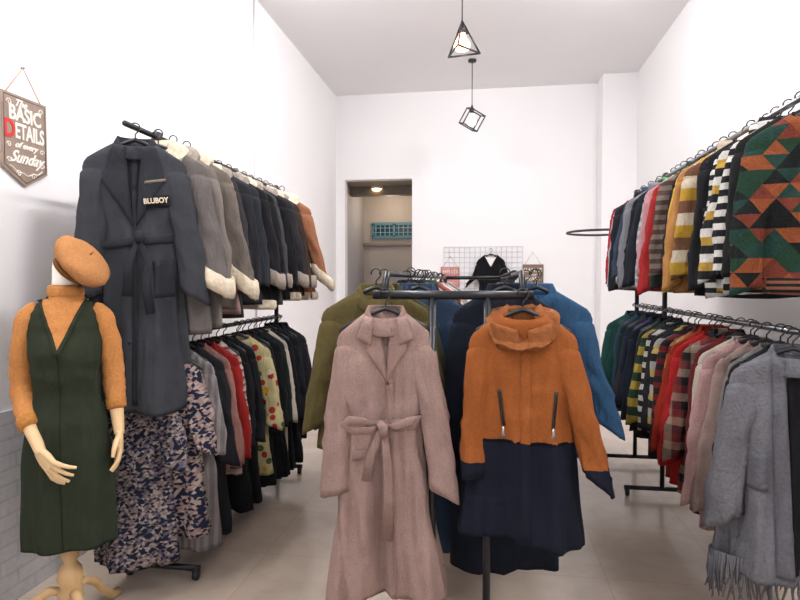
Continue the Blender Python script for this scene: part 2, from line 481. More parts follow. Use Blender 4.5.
s = NT('embossed_brick_panel'); tc = s.n('ShaderNodeTexCoord')
sx = s.n('ShaderNodeSeparateXYZ'); s.l(tc.outputs['Object'], sx.inputs[0]); cx = s.n('ShaderNodeCombineXYZ'); s.l(sx.outputs[1], cx.inputs[0]); s.l(sx.outputs[2], cx.inputs[1])
br = s.n('ShaderNodeTexBrick'); s.l(cx.outputs[0], br.inputs['Vector']); br.inputs['Scale'].default_value = 1
br.inputs['Brick Width'].default_value = .2; br.inputs['Row Height'].default_value = .07; br.inputs['Mortar Size'].default_value = .006
br.inputs['Color1'].default_value = lin('#dcdcdf'); br.inputs['Color2'].default_value = lin('#e4e4e6'); br.inputs['Mortar'].default_value = lin('#d0d0d4')
nz = s.n('ShaderNodeTexNoise'); nz.inputs['Scale'].default_value = 40; s.l(tc.outputs['Object'], nz.inputs['Vector'])
s.l(s.mix(.3, br.outputs[0], nz.outputs[0], 'MULTIPLY'), s.b.inputs['Base Color'])
bp = s.n('ShaderNodeBump'); bp.inputs['Strength'].default_value = .35; bp.inputs['Distance'].default_value = .01; s.l(br.outputs[1], bp.inputs['Height']); bp.invert = True
s.l(bp.outputs[0], s.b.inputs['Normal'])
slab('trim_2', (XL, YF, 0), (XL+.012, 4.6, .9), s.m)
b = MB(); b.tube([(XL+.012, 5.28, .0), (XL+.012, 5.28, 4.15)], .009, 6); add('trim_3', b, hard('#d0ced2', .5), kind='structure')
slab('baseboard_right', (XR-.012, YF, 0), (XR, 7.94, .1), hard('#cdbfae', .4))
slab('baseboard_back', (DX1, YB-.012, 0), (1.47, YB, .1), hard('#cdbfae', .4))

def batten(x, y, side, z=4.09, energy=40):
    e = empty('tube_light', (x, y, z), label='white fluorescent batten light fixed high on the white wall', category='light', group='wall tube lights')
    b = MB(); b.box((side*.02, 0, 0), (.04, 1.2, .06)); add('housing', b, hard('#f2f2f2', .4), e, smooth=False)
    b = MB(); b.tube([(side*.06, -.58, 0), (side*.06, .58, 0)], .016, 12); add('tube', b, hard('#ffffff', .4, emit='#fffcff', es=34), e)
    l = bpy.data.lights.new('tube_glow', 'AREA'); l.shape = 'RECTANGLE'; l.size = .12; l.size_y = 1.2; l.energy = energy; l.color = (1, .985, .99)
    o = bpy.data.objects.new('tube_glow', l); COL.objects.link(o); o.parent = e
    o.location = (side*.1, 0, -.03); o.rotation_euler = (0, math.radians(-side*66), 0)
batten(XL, 4.15, 1, energy=66); batten(XR, 4.5, -1, energy=66); batten(XL, 1.2, 1, energy=62); batten(XR, 1.2, -1, energy=62)  # last two are unseen fixtures, added as fill light near the camera

w = bpy.data.worlds.new('world'); SC.world = w; w.use_nodes = True
w.node_tree.nodes['Background'].inputs[0].default_value = (.99, .98, 1, 1); w.node_tree.nodes['Background'].inputs[1].default_value = 1.2

# ================================================================= PENDANTS
def frame_edges(pts, edges, r, name, mat, parent):
    b = MB()
    for i, j in edges: b.tube([pts[i], pts[j]], r, 6)
    for p in pts:
        b.loft([ring(r*.5, r*.5, p[2]-r, 6, p[0], p[1], 1, 1), ring(r*1.2, r*1.2, p[2], 6, p[0], p[1], 1, 1), ring(r*.5, r*.5, p[2]+r, 6, p[0], p[1], 1, 1)], True, True)
    return add(name, b, mat, parent)
def bulb(parent, z, s=1, es=18, r=.03, em='#ffb98a'):
    b = MB(); prof = [(.012, 0), (.014, -.02), (.024, -.045), (.03, -.07), (.024, -.095), (.008, -.105)]
    b.loft([ring(p[0]*s*r/.03, p[0]*s*r/.03, z+p[1]*s, 14, 0, 0, 1, 1) for p in prof], True, True)
    add('bulb', b, hard('#ffd9b0', .3, emit=em, es=es), parent)
    b = MB(); b.loft([ring(.016*s, .016*s, z+.05*s, 12, 0, 0, 1, 1), ring(.018*s, .018*s, z, 12, 0, 0, 1, 1)], True, True); add('socket', b, BLACK, parent)
for (loc, drop, kind) in (((-.22, 4.9, H), .54, 'pyr'), ((-.2, 7.2, H), .55, 'cube')):
    e = empty('pendant_lamp', loc, label=('black triangular wire pendant lamp with glowing warm bulb' if kind == 'pyr' else 'black wire cube cage pendant lamp on a thin cord'), category='lamp')
    b = MB(); b.loft([ring(.05, .05, 0, 20, 0, 0, 1, 1), ring(.05, .05, -.025, 20, 0, 0, 1, 1)], True, True); add('canopy', b, BLACK, e)
    b = MB(); b.tube([(0, 0, 0), (0, 0, -drop)], .0055, 6); add('cord', b, BLACK, e)
    if kind == 'pyr':
        t = Vector((0, 0, -drop)); q = .155
        rz = math.radians(20)
        base = [Vector((q*math.cos(rz+k*2*math.pi/3), q*math.sin(rz+k*2*math.pi/3), -drop-.25)) for k in range(3)]
        pts = [t]+base
        frame_edges(pts, [(0, 1), (0, 2), (0, 3), (1, 2), (2, 3), (3, 1)], .008, 'lamp_frame', BLACK, e)
        b = MB(); b.loft([[tuple(t+(p-t)*.1) for p in base], [tuple(t+(p-t)*.4) for p in base]]); add('lamp_shade', b, BLACK, e, smooth=False)
        bulb(e, -drop-.1, 1.4, 4, r=.05, em='#ffb48c')
        point((loc[0], loc[1], loc[2]-drop-.34), 2, (1, .8, .6), .04)
    else:
        a = .1; pts = []
        M = Matrix.Rotation(math.radians(25), 3, 'Z') @ Matrix.Rotation(math.radians(25), 3, 'Y') @ Matrix.Rotation(math.radians(18), 3, 'X')
        for x in (-a, a):
            for y in (-a, a):
                for z in (-a, a): pts.append(M @ Vector((x, y, z))+Vector((0, 0, -drop-.17)))
        ed = [(0,1),(0,2),(0,4),(1,3),(1,5),(2,3),(2,6),(3,7),(4,5),(4,6),(5,7),(6,7)]
        frame_edges(pts, ed, .008, 'lamp_cage', BLACK, e)
        bulb(e, -drop-.1, 1.4, 6, r=.036, em='#fff2e8')
        b = MB(); b.tube([(0, 0, -drop), (0, 0, -drop-.06)], .012, 8); add('stem', b, BLACK, e)

# ================================================================= RACKS
def rack(x, y0, y1, ztop, zlow, posts, label, foot=.25, railmat=None, zfoot=.06):
    e = empty('clothing_rack', (x, (y0+y1)/2, 0), label=label, category='clothes rack')
    yc = (y0+y1)/2
    for z in (ztop, zlow):
        if z is None: continue
        b = MB(); b.tube([(0, y0-yc, z), (0, y1-yc, z)], .013, 12); add('rail', b, railmat or DARKSTEEL, e)
    for y in posts:
        b = MB(); b.tube([(0, y-yc, zfoot), (0, y-yc, ztop)], .016, 10); add('upright', b, DARKSTEEL, e)
        b = MB(); b.tube([(-foot, y-yc, zfoot), (foot, y-yc, zfoot)], .016, 8); add('foot', b, DARKSTEEL, e)
        for sx in (-foot+.02, foot-.02):
            b = MB(); b.tube([(sx-.011, y-yc, .026), (sx+.011, y-yc, .026)], .026, 14); b.box((sx, y-yc, .05), (.03, .03, .03)); add('caster', b, BLACK, e)
        b = MB(); b.loft([ring(.024, .024, ztop-.03, 12, 0, y-yc, 1, 1), ring(.024, .024, ztop+.02, 12, 0, y-yc, 1, 1), ring(.01, .01, ztop+.028, 12, 0, y-yc, 1, 1)], True, True); add('end_cap', b, BLACK, e)
    return e
XLR, XRR = -1.62, 1.2
rack(XLR, 2.42, 4.4, 2.21, 1.22, (2.68, 4.3), 'black steel two-tier clothes rack along the brick-panelled wall', foot=.2)
ZL2 = 1.30
rack(XRR, 1.75, 5.05, 2.21, ZL2, (1.95, 4.2, 4.95), 'long steel two-tier clothes rack packed with sweaters', railmat=CHROME)
ZR = 1.53; ZH = 1.45; XA, XB = -.40, .13; CY0, CY1 = 2.25, 5.6
ce = empty('double_clothing_rack', ((XA+XB)/2, (CY0+CY1)/2, 0), label='black steel double-rail clothes rack standing mid floor', category='clothes rack')
cxm, cym = (XA+XB)/2, (CY0+CY1)/2
for x in (XA, XB):
    b = MB(); b.tube([(x-cxm, CY0-.03-cym, ZH), (x-cxm, CY0+.05-cym, ZR), (x-cxm, CY1-cym, ZR)], .013, 12); add('rail', b, DARKSTEEL, ce)
for y, zz in ((CY0-.03, ZH-.004), (CY1-.05, ZR)):
    b = MB(); b.tube([(XA-cxm-.04, y-cym, zz), (XB-cxm+.04, y-cym, zz)], .017, 12); add('crossbar', b, DARKSTEEL, ce)
    for x in (XA+.19, XB-.13) if y < 3 else (XA, XB):
        b = MB(); b.tube([(x-cxm, y-cym, .04), (x-cxm, y-cym, zz)], .015, 10); add('upright', b, DARKSTEEL, ce)
        b = MB(); b.tube([(x-cxm, y-cym-.2, .04), (x-cxm, y-cym+.2, .04)], .015, 10); add('foot', b, DARKSTEEL, ce)
        for k in (-.18, .18):
            b = MB(); b.tube([(x-cxm-.01, y-cym+k, .024), (x-cxm+.01, y-cym+k, .024)], .024, 12); add('caster', b, BLACK, ce)

# ================================================================= HERO COATS (centre)
rd = math.radians
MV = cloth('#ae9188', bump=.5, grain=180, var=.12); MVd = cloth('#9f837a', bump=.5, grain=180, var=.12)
o, bv = garment('wrap_coat', 'long dusty pink wool wrap coat with tied belt', (XA+.01, CY0-.045, ZH), rd(6), MV, L=1.11, hw=.190, waist=.14, hem=.24, th=.052,
                sl=.58, spread=.06, spr=(.045, .085), col='none', r0=.066, r1=.060, fold=.034, category='coat', n=56, m=96, hth=.085)
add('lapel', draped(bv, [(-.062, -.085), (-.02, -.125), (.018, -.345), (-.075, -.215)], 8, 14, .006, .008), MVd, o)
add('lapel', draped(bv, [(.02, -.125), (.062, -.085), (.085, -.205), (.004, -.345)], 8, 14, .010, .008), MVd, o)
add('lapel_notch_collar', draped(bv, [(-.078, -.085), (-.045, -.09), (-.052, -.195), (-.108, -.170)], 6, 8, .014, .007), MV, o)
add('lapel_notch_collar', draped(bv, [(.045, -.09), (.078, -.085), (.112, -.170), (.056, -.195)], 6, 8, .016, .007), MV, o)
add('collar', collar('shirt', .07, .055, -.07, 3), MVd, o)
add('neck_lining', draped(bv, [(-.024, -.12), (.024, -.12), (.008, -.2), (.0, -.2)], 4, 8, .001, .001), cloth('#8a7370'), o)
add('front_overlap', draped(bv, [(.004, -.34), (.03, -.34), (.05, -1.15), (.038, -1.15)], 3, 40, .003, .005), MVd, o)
add('pocket_flap', draped(bv, [(-.125, -.6), (-.06, -.585), (-.06, -.62), (-.125, -.635)], 5, 4, .004, .006), MVd, o)
zb = -.50
def waistring(k, z):
    out = []
    for j in range(48):
        a = 2*math.pi*j/48; d = Vector((math.cos(a), math.sin(a)*.6, 0)).normalized()
        h = bv.ray_cast(d*.8+Vector((0, 0, z)), -d)[0]
        r = (h.xy.length if h else .15)
        out.append([d.x*(r+k), d.y*(r+k), z+.008*math.cos(a)])
    return out
b = MB(); b.loft([waistring(.001, zb+.020), waistring(.009, zb+.018), waistring(.010, zb), waistring(.009, zb-.018), waistring(.001, zb-.020)]); add('belt', b, MVd, o)
yk = -.07
b = MB()
b.tube([(-.035, yk, zb), (-.08, yk-.03, zb+.028), (-.125, yk-.03, zb+.033), (-.15, yk-.02, zb+.010), (-.12, yk-.02, zb-.01), (-.06, yk-.02, zb-.01), (-.02, yk-.01, zb)], [.010, .016, .018, .017, .017, .015, .010], 8, flat=.3)
b.tube([(.01, yk-.01, zb), (.05, yk-.03, zb+.012), (.1, yk-.03, zb+.03), (.13, yk-.02, zb+.05), (.1, yk-.01, zb+.0), (.03, yk, zb-.01)], [.010, .016, .017, .015, .014, .010], 8, flat=.3)
add('belt_bow', b, MV, o)
b = MB(); b.tube([(-.02, yk-.01, zb+.020), (0, yk-.03, zb+.005), (.0, yk-.025, zb-.016), (-.01, yk, zb-.024)], [.011, .020, .018, .010], 10); add('belt_knot', b, MV, o)
b = MB(); b.tube([(0, yk-.015, zb-.01), (.012, yk-.02, zb-.12), (.018, yk-.03, zb-.26), (.012, yk-.035, zb-.42)], [.012, .018, .02, .021], 8, flat=.25)
b.tube([(-.01, yk-.015, zb-.01), (-.05, yk-.02, zb-.1), (-.065, yk-.025, zb-.2)], [.012, .018, .02], 8, flat=.25); add('belt_tail', b, MVd, o)
# --- rust and navy hooded coat
OR = cloth('#a8602f', 'split', ('#1a1e2c',), split=-.545, var=.12, grain=150, crease=.7); ORs = cloth('#a8602f', 'split', ('#1a1e2c',), split=-.63, var=.12, grain=150, crease=.7)
FL = cloth('#a06238', grain=55, bump=1.0, var=.3)
o, bv = garment('hooded_coat', 'rust orange and navy wool coat with fleece hood', (XB-.0, CY0-.045, ZH), rd(-3), OR, L=.85, hw=.200, waist=.185, hem=.235, th=.054,
                sl=.50, spr=(.02, .12), col='hood', colmat=FL, smat=ORs, r0=.068, r1=.058, fold=.024, category='coat', n=48, m=80, hth=.08, neck=.078)
add('placket', draped(bv, [(-.006, -.165), (.03, -.165), (.03, -.89), (-.006, -.89)], 4, 40, .002, .005), OR, o)
add('yoke_seam', draped(bv, [(-.165, -.541), (.165, -.541), (.165, -.55), (-.165, -.55)], 20, 1, .001, .003), cloth('#11131c'), o)
add('collar_flap', draped(bv, [(-.115, -.10), (-.02, -.13), (.0, -.215), (-.10, -.17)], 8, 8, .014, .014), FL, o)
add('collar_flap', draped(bv, [(.02, -.13), (.115, -.10), (.11, -.17), (.02, -.215)], 8, 8, .014, .014), FL, o)
ZM = hard('#1a1a1c', .4, .4)
for (xa, xb) in ((-.085, -.068), (.122, .110)):
    z = add('zip_pocket', draped(bv, [(xa-.006, -.355), (xa+.006, -.355), (xb+.006, -.49), (xb-.006, -.49)], 3, 10, .002, .005), ZM, o)
    b = MB(); b.tube([(xb, -.07, -.48), (xb, -.075, -.50), (xb, -.073, -.52)], [.003, .004, .007], 8, flat=.4); add('zip_pull', b, STEEL, z)
hb = MB(); hr = []
for q in range(9):
    t = q/8; a = math.pi*t
    hr.append(ring(.135*math.sin(a)**.6+.004, .035*math.sin(a)**.5+.002, -.085+.04*-math.cos(a), 24, 0, .045, 1, 1))
hb.loft(hr, True, True); add('hood', hb, FL, o)

# ================================================================= generic lists
CR = '#e0d0b8'
FURM = cloth(CR, grain=60, bump=1.0, k=.75); FURG = cloth('#a89c90', grain=60, bump=1.0, k=.7)
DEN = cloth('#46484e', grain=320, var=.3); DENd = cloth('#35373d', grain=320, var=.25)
gl = 'winter coats on the upper rail by the brick-panelled wall'
o, bv = garment('belted_coat', 'long charcoal wool coat with chest lettering and tied belt', (XLR+.0, 2.50, 2.21), rd(24), DEN, L=1.23, hw=.225, waist=.19, hem=.25, th=.06, sl=.60, spr=(.04, .08),
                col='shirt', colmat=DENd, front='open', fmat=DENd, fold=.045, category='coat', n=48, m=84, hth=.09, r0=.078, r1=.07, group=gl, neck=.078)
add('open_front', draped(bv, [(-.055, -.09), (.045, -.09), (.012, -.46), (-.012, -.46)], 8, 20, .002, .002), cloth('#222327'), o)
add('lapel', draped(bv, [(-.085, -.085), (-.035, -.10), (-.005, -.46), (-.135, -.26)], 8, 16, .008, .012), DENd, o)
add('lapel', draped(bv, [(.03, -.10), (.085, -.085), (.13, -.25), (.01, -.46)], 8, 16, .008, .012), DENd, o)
p = add('chest_patch', draped(bv, [(.04, -.325), (.15, -.312), (.152, -.365), (.042, -.378)], 8, 6, .016, .003), cloth('#26262a'), o)
b1 = min((bv.ray_cast(Vector((xx, -1, -.345)), Vector((0, 1, 0)))[0] or Vector((0, -.06, 0))).y for xx in (.05, .08, .11, .14))
text('BLUBOY', .033, hard('#c9bba2', .8), p, (.096, b1-.030, -.345), (rd(90), rd(-6), 0), sx=.85, off=.001)
add('chest_stripe', draped(bv, [(.045, -.255), (.135, -.238), (.137, -.25), (.047, -.267)], 8, 2, .02, .003), cloth('#8d8172'), o)
add('belt', draped(bv, [(-.18, -.53), (.18, -.49), (.18, -.53), (-.18, -.57)], 20, 4, .006, .008), DENd, o)
b = MB(); b.tube([(.02, -.08, -.49), (.025, -.105, -.515), (.02, -.08, -.54)], [.014, .022, .014], 8)
b.tube([(.02, -.09, -.52), (.06, -.10, -.62), (.05, -.10, -.74), (.07, -.10, -.86)], [.010, .018, .02, .02], 8, flat=.25)
b.tube([(.02, -.09, -.52), (-.02, -.10, -.64), (-.03, -.10, -.78)], [.010, .018, .02], 8, flat=.25); add('belt_tie', b, DENd, o)
add('pocket', draped(bv, [(.08, -.62), (.165, -.61), (.17, -.78), (.085, -.79)], 8, 8, .003, .006), DENd, o)

LT = [
 ('shearling_coat', 'warm grey suede coat with cream shearling cuffs', '#77706d', .92, 1),
 ('shearling_coat', 'light grey suede coat with fleece trim', '#8e847d', .88, 1),
 ('jacket', 'taupe suede jacket with fleece lining', '#7f756c', .80, 1),
 ('jacket', 'dusty pink wool jacket', '#b08a86', .84, 0),
 ('jacket', 'dark grey suede jacket with cream collar', '#454246', .82, 2),
 ('jacket', 'charcoal wool jacket with cream collar', '#333337', .80, 2),
 ('jacket', 'slate grey padded jacket', '#383b42', .78, 0),
 ('jacket', 'black suede jacket with shearling hem', '#2a292c', .80, 3),
 ('jacket', 'dark navy jacket with cream collar', '#25272c', .78, 2),
 ('jacket', 'grey suede jacket with cream cuffs', '#555254', .78, 1),
 ('jacket', 'black wool jacket', '#232326', .76, 0),
 ('jacket', 'charcoal suede jacket with shearling trim', '#38363a', .76, 3),
 ('jacket', 'dark brown suede jacket', '#4b3a33', .76, 2),
 ('jacket', 'dark grey jacket with cream cuffs', '#333236', .76, 1),
 ('shearling_jacket', 'rust brown suede jacket with cream shearling trim', '#b07656', .74, 3),
]
y = 2.62
for i, (nm, lb, c, L, fur) in enumerate(LT):
    hw = .235+R.uniform(-.01, .02)
    big = i < 3
    last_ = i == 14
    garment(nm, lb, (XLR+R.uniform(-.01, .01)+(.05 if big else .05 if last_ else 0), y, 2.21), rd(R.uniform(4, 16)), cloth(c, grain=200, var=.3), L=L+R.uniform(-.02, .04), hw=hw, waist=hw*.93, hem=hw*1.1, th=.055, sl=.56 if i < 4 else .53,
            spr=(R.uniform(.02, .06), .14 if last_ else R.uniform(.07, .12) if big else R.uniform(.03, .09)), col='fur' if fur else 'shirt', colmat=(FURM if i % 2 == 0 else FURG) if fur else None, cuff=(FURM if i < 3 or i % 2 == 0 else FURG) if fur in (1, 3) else None,
            front='furfront' if fur else 'button', fmat=FURM, hemband=FURM if fur == 3 else None, r0=.078, r1=.07, group=gl, category='coat' if 'coat' in nm else 'jacket', hth=.06, m=40, n=26, neck=.078)
    y += .121

gl2 = 'dresses and tops on the lower rail by the brick-panelled wall'
LL = [
 ('dress', 'navy and rose broken houndstooth print dress', ('#252a3e', 'hounds', ('#8f7f7c', '#252a3e', '#b5a59e', '#6d6472'), 8.0), .96, .4),
 ('dress', 'navy and beige houndstooth print knee-length dress', ('#262c44', 'hounds', ('#c2aea2', '#262c44', '#a88a88'), 7.0), .90, .34),
 ('dress', 'beige and navy geometric print dress', ('#b09a8c', 'hounds', ('#2c3044', '#2c3044', '#9c8b80'), 7.0), .90, .30),
 ('long_dress', 'pale grey pleated dress', ('#a8a09e', 'vstripe', ('#8a8484',), 1.5), 1.05, .4),
 ('dress', 'dark charcoal long dress', ('#2a2a2f', 'plain', (), 1), 1.0, .5),
 ('sweater', 'dusty rose knitted sweater', ('#a8786f', 'plain', (), 1), .66, .5),
 ('sweater', 'red knitted sweater', ('#a82c28', 'plain', (), 1), .66, .5),
 ('blouse', 'pink and white striped blouse', ('#c7a9a0', 'stripe', ('#8c5a55', '#d8c8c0'), 2.6), .78, .5),
 ('dress', 'black wool long dress', ('#1c1d20', 'plain', (), 1), 1.02, .5),
 ('dress', 'black knitted dress', ('#1f2024', 'plain', (), 1), 1.0, .5),
 ('blouse', 'cream floral print blouse with red and ochre flowers', ('#d6c894', 'floral', ('#b5392f', '#d8a52c', '#b5392f', '#51663f', '#e8ddc8'), .9), .88, .45),
 ('dress', 'black dress with soft pleats', ('#222227', 'plain', (), 1), .98, .5),
 ('cardigan', 'long charcoal knitted cardigan', ('#26282d', 'plain', (), 1), .98, .5),
 ('dress', 'black jersey dress', ('#1d1e22', 'plain', (), 1), 1.0, .5),
 ('dress', 'dark green knitted dress', ('#242d29', 'plain', (), 1), .98, .5),
 ('sweater', 'long cream knitted sweater', ('#d9ccbe', 'plain', (), 1), .92, .5),
 ('dress', 'black pleated long dress', ('#1d1e21', 'plain', (), 1), 1.0, .5),
 ('dress', 'black and navy long dress', ('#20222a', 'plain', (), 1), .98, .5),
 ('jacket', 'long dark padded jacket', ('#212227', 'plain', (), 1), .86, .52),
 ('jacket', 'long charcoal quilted jacket', ('#2b2c31', 'plain', (), 1), .86, .52),
]
y = 2.50
for i, (nm, lb, mt, L, sl) in enumerate(LL):
    mat = cloth(mt[0], mt[1], mt[2], mt[3])
    hw = (.18 if i < 2 else .205)+R.uniform(-.012, .02)
    garment(nm, lb, (XLR+(.08 if i == 1 else -.03 if i == 0 else .07 if i == 10 else .02), y, 1.22), rd(R.uniform(2, 16) if i != 10 else 18), mat, L=L+R.uniform(-.02, .04), hw=hw, waist=hw*.88, hem=hw*(1.12 if 'dress' in nm else 1.03), th=.045, sl=sl,
            spr=(R.uniform(.01, .04), R.uniform(.03, .07)), col='crew' if 'jacket' not in nm else 'shirt', front='button' if nm in ('jacket', 'cardigan') else None,
            r0=.066, r1=.06, fold=.024, group=gl2, category={'long_dress': 'dress'}.get(nm, nm), n=26, m=40, hth=.06)
    y += .094

gr = 'sweaters on the upper rail of the long rack'
RT = [
 ('#222423', 'plain', (), 1, 'black knitted sweater'),
 ('#e8e4dc', 'stripe', ('#26262a',), 2.0, 'white sweater with narrow black stripes'),
 ('#c9a24a', 'stripe', ('#e8e4dc', '#2a2a2c'), 1.0, 'mustard, white and black banded sweater'),
 ('#e8e6e0', 'stripe', ('#2b2b30',), 2.4, 'white sweater with charcoal stripes'),
 ('#26262a', 'plain', (), 1, 'fine black knitted sweater'),
 ('#cca23a', 'plain', (), 1, 'mustard knitted sweater'),
 ('#7a5640', 'stripe', ('#c29a3a', '#d2c4ae'), .6, 'brown and mustard striped sweater'),
 ('#c08a50', 'plain', (), 1, 'ochre knitted sweater'),
 ('#e0b84e', 'plain', (), 1, 'yellow knitted sweater'),
 ('#2a2a2e', 'plain', (), 1, 'black knitted sweater'),
 ('#5a4a44', 'stripe', ('#8c7b70',), 2, 'brown striped sweater'),
 ('#3a4440', 'plain', (), 1, 'dark green sweater'),
 ('#b43232', 'plain', (), 1, 'red knitted sweater'),
 ('#d09a9c', 'plain', (), 1, 'pink knitted sweater'),
 ('#9aa0a8', 'stripe', ('#c9ccd0',), 2, 'pale grey striped sweater'),
 ('#2c2f38', 'plain', (), 1, 'plain navy knitted sweater'),
 ('#4aa262', 'plain', (), 1, 'bright green sweater'),
 ('#24252c', 'plain', (), 1, 'plain black knitted sweater'),
 ('#8c8c92', 'plain', (), 1, 'grey marl sweater'),
 ('#5e5668', 'stripe', ('#8a8494',), 2, 'mauve striped sweater'),
 ('#3d4b5c', 'plain', (), 1, 'slate blue sweater'),
 ('#c8c4c2', 'plain', (), 1, 'off-white knitted sweater'),
 ('#2d2d33', 'plain', (), 1, 'charcoal knitted sweater'),
 ('#b7bcc4', 'plain', (), 1, 'pale blue sweater'),
 ('#c0323c', 'plain', (), 1, 'crimson knitted sweater'),
]
TRI = cloth('#1b1f1e', 'tri', ('#23402f', '#94502f', '#1b1f1e', '#25423a', '#7a3a2c'), 1.75, grain=120, bump=.8)
o, bv = garment('patterned_sweater', 'knitted sweater with triangles in rust, green and black', (XRR-.01, 2.36, 2.19), rd(-10), TRI, L=.66, hw=.23, waist=.22, hem=.215, th=.05, sl=.54,
            spr=(.04, .03), col='crew', colmat=cloth('#1f2322'), r0=.078, r1=.06, group=gr, category='sweater', n=34, m=56,
            hemband=cloth('#232120', 'stripe', ('#8a5a44',), 5))
y = 2.47
for i, (c, k, c2, s_, lb) in enumerate(RT):
    hw = .205+R.uniform(-.012, .02)
    garment('sweater', lb, (XRR+R.uniform(-.02, .015), y, 2.21), rd(R.uniform(-16, 2)), cloth(c, k, c2, s_, grain=130, bump=.6), L=.62+R.uniform(-.03, .10), hw=hw, th=.042,
            sl=.52+R.uniform(-.05, .07), spr=(R.uniform(.01, .07), R.uniform(.0, .04)), col=R.choice(['crew', 'turtle', 'crew']), r0=.068, r1=.054, group=gr, n=18, m=32, hth=.045,
            white=(i % 5 == 1))
    y += .102
gr2 = 'knitwear and jackets on the lower rail of the long rack'
RL = [
 ('#2b2a2d', 'plain', (), 1, 'sweater', 'black knitted sweater'),
 ('#8a8482', 'plain', (), 1, 'sweater', 'grey knitted sweater'),
 ('#a88f86', 'plain', (), 1, 'sweater', 'beige knitted sweater'),
 ('#c79e9a', 'plain', (), 1, 'sweater', 'pale pink sweater'),
 ('#d8c9b8', 'plain', (), 1, 'sweater', 'cream knitted sweater'),
 ('#6e2a2c', 'plain', (), 1, 'sweater', 'maroon knitted sweater'),
 ('#8a3a3a', 'plaid', ('#2d2a2c', '#b7a08a'), 1, 'shirt', 'maroon plaid shirt'),
 ('#b8282a', 'plain', (), 1, 'sweater', 'bright red sweater'),
 ('#a5301f', 'plain', (), 1, 'jacket', 'red jacket'),
 ('#a8623a', 'plaid', ('#5a2a2a', '#c4a25a'), 1, 'shirt', 'orange and brown plaid shirt'),
 ('#7b2a2c', 'stripe', ('#2d2c30',), 1.6, 'sweater', 'maroon and black striped sweater'),
 ('#2a2a2e', 'stripe', ('#c7b06a', '#b7b3ac'), .8, 'sweater', 'black sweater with yellow and white bands'),
 ('#2d2d30', 'plain', (), 1, 'sweater', 'plain black sweater'),
 ('#d6d3cc', 'stripe', ('#2d2d30',), 1.6, 'sweater', 'white and black striped sweater'),
 ('#2e4638', 'stripe', ('#b39a3e',), 1, 'sweater', 'green and mustard striped sweater'),
 ('#2f2b30', 'plain', (), 1, 'jacket', 'black jacket'),
 ('#2f5a40', 'plain', (), 1, 'sweater', 'green sweater'),
 ('#252a36', 'plain', (), 1, 'jacket', 'navy jacket'),
 ('#5c3f86', 'plain', (), 1, 'sweater', 'purple sweater'),
 ('#2a3040', 'plain', (), 1, 'jacket', 'navy jacket'),
 ('#44372f', 'plain', (), 1, 'jacket', 'brown jacket'),
 ('#233a38', 'plain', (), 1, 'sweater', 'dark teal sweater'),
 ('#3a4a66', 'plain', (), 1, 'jacket', 'blue jacket'),
 ('#1f4a42', 'plain', (), 1, 'sweater', 'dark green sweater'),
 ('#2c5a56', 'plain', (), 1, 'jacket', 'teal jacket'),
]
GC2 = cloth('#7d7c82', grain=90, bump=1.0, var=.15); GC3 = cloth('#717077', grain=90, bump=1.0, var=.15)
o, bv = garment('fringed_cardigan', 'chunky open grey knitted cardigan with pocket and fringed hem', (XRR-.05, 2.40, ZL2), rd(-16), GC2, L=.84, hw=.21, waist=.225, hem=.27, th=.055, sl=.56,
            spr=(.07, .04), col='none', r0=.078, r1=.07, group=gr2, category='cardigan', n=44, m=80, fold=.045, hth=.09)
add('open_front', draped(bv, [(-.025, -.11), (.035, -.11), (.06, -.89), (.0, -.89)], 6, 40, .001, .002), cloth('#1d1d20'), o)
add('front_band', draped(bv, [(-.072, -.08), (-.03, -.10), (.004, -.90), (-.055, -.90)], 6, 44, .006, .010), GC3, o)
add('front_band', draped(bv, [(.032, -.10), (.072, -.08), (.115, -.90), (.062, -.90)], 6, 44, .006, .010), GC3, o)
add('collar', collar('shirt', .07, .055, -.07, 9), GC3, o)
add('pocket', draped(bv, [(-.18, -.46), (-.08, -.46), (-.08, -.60), (-.18, -.60)], 8, 8, .003, .006), GC3, o)
b = MB()
for k in range(120):
    a = 2*math.pi*k/120; x = .265*math.copysign(abs(math.cos(a))**.8, math.cos(a)); yy = .08*math.sin(a)
    b.tube([(x, yy, -.87), (x+R.uniform(-.01, .01), yy+R.uniform(-.01, .01), -.96), (x+R.uniform(-.018, .018), yy+R.uniform(-.015, .015), -1.04+R.uniform(-.02, .02))], [.006, .005, .002], 4)
fr = add('fringe', b, GC2, o, kind='stuff')
y = 2.51
for i, (c, k, c2, s_, nm, lb) in enumerate(RL):
    hw = .205+R.uniform(-.012, .02)
    garment(nm, lb, (XRR+R.uniform(-.02, .015), y, ZL2), rd(R.uniform(-16, 0)), cloth(c, k, c2, s_, grain=150, bump=.5), L=(.86 if i < 8 else .74)+R.uniform(-.07, .10)-(.06 if i > 12 else 0), hw=hw, th=.044,
            sl=.54+R.uniform(-.04, .07), spr=(R.uniform(.01, .08), R.uniform(.0, .04)), col='shirt' if nm in ('jacket', 'shirt', 'cardigan') else 'crew', r0=.07, r1=.056, group=gr2, n=20, m=32, hth=.055, fold=.016,
            front='button' if nm in ('jacket', 'shirt', 'cardigan') else None)
    y += .100

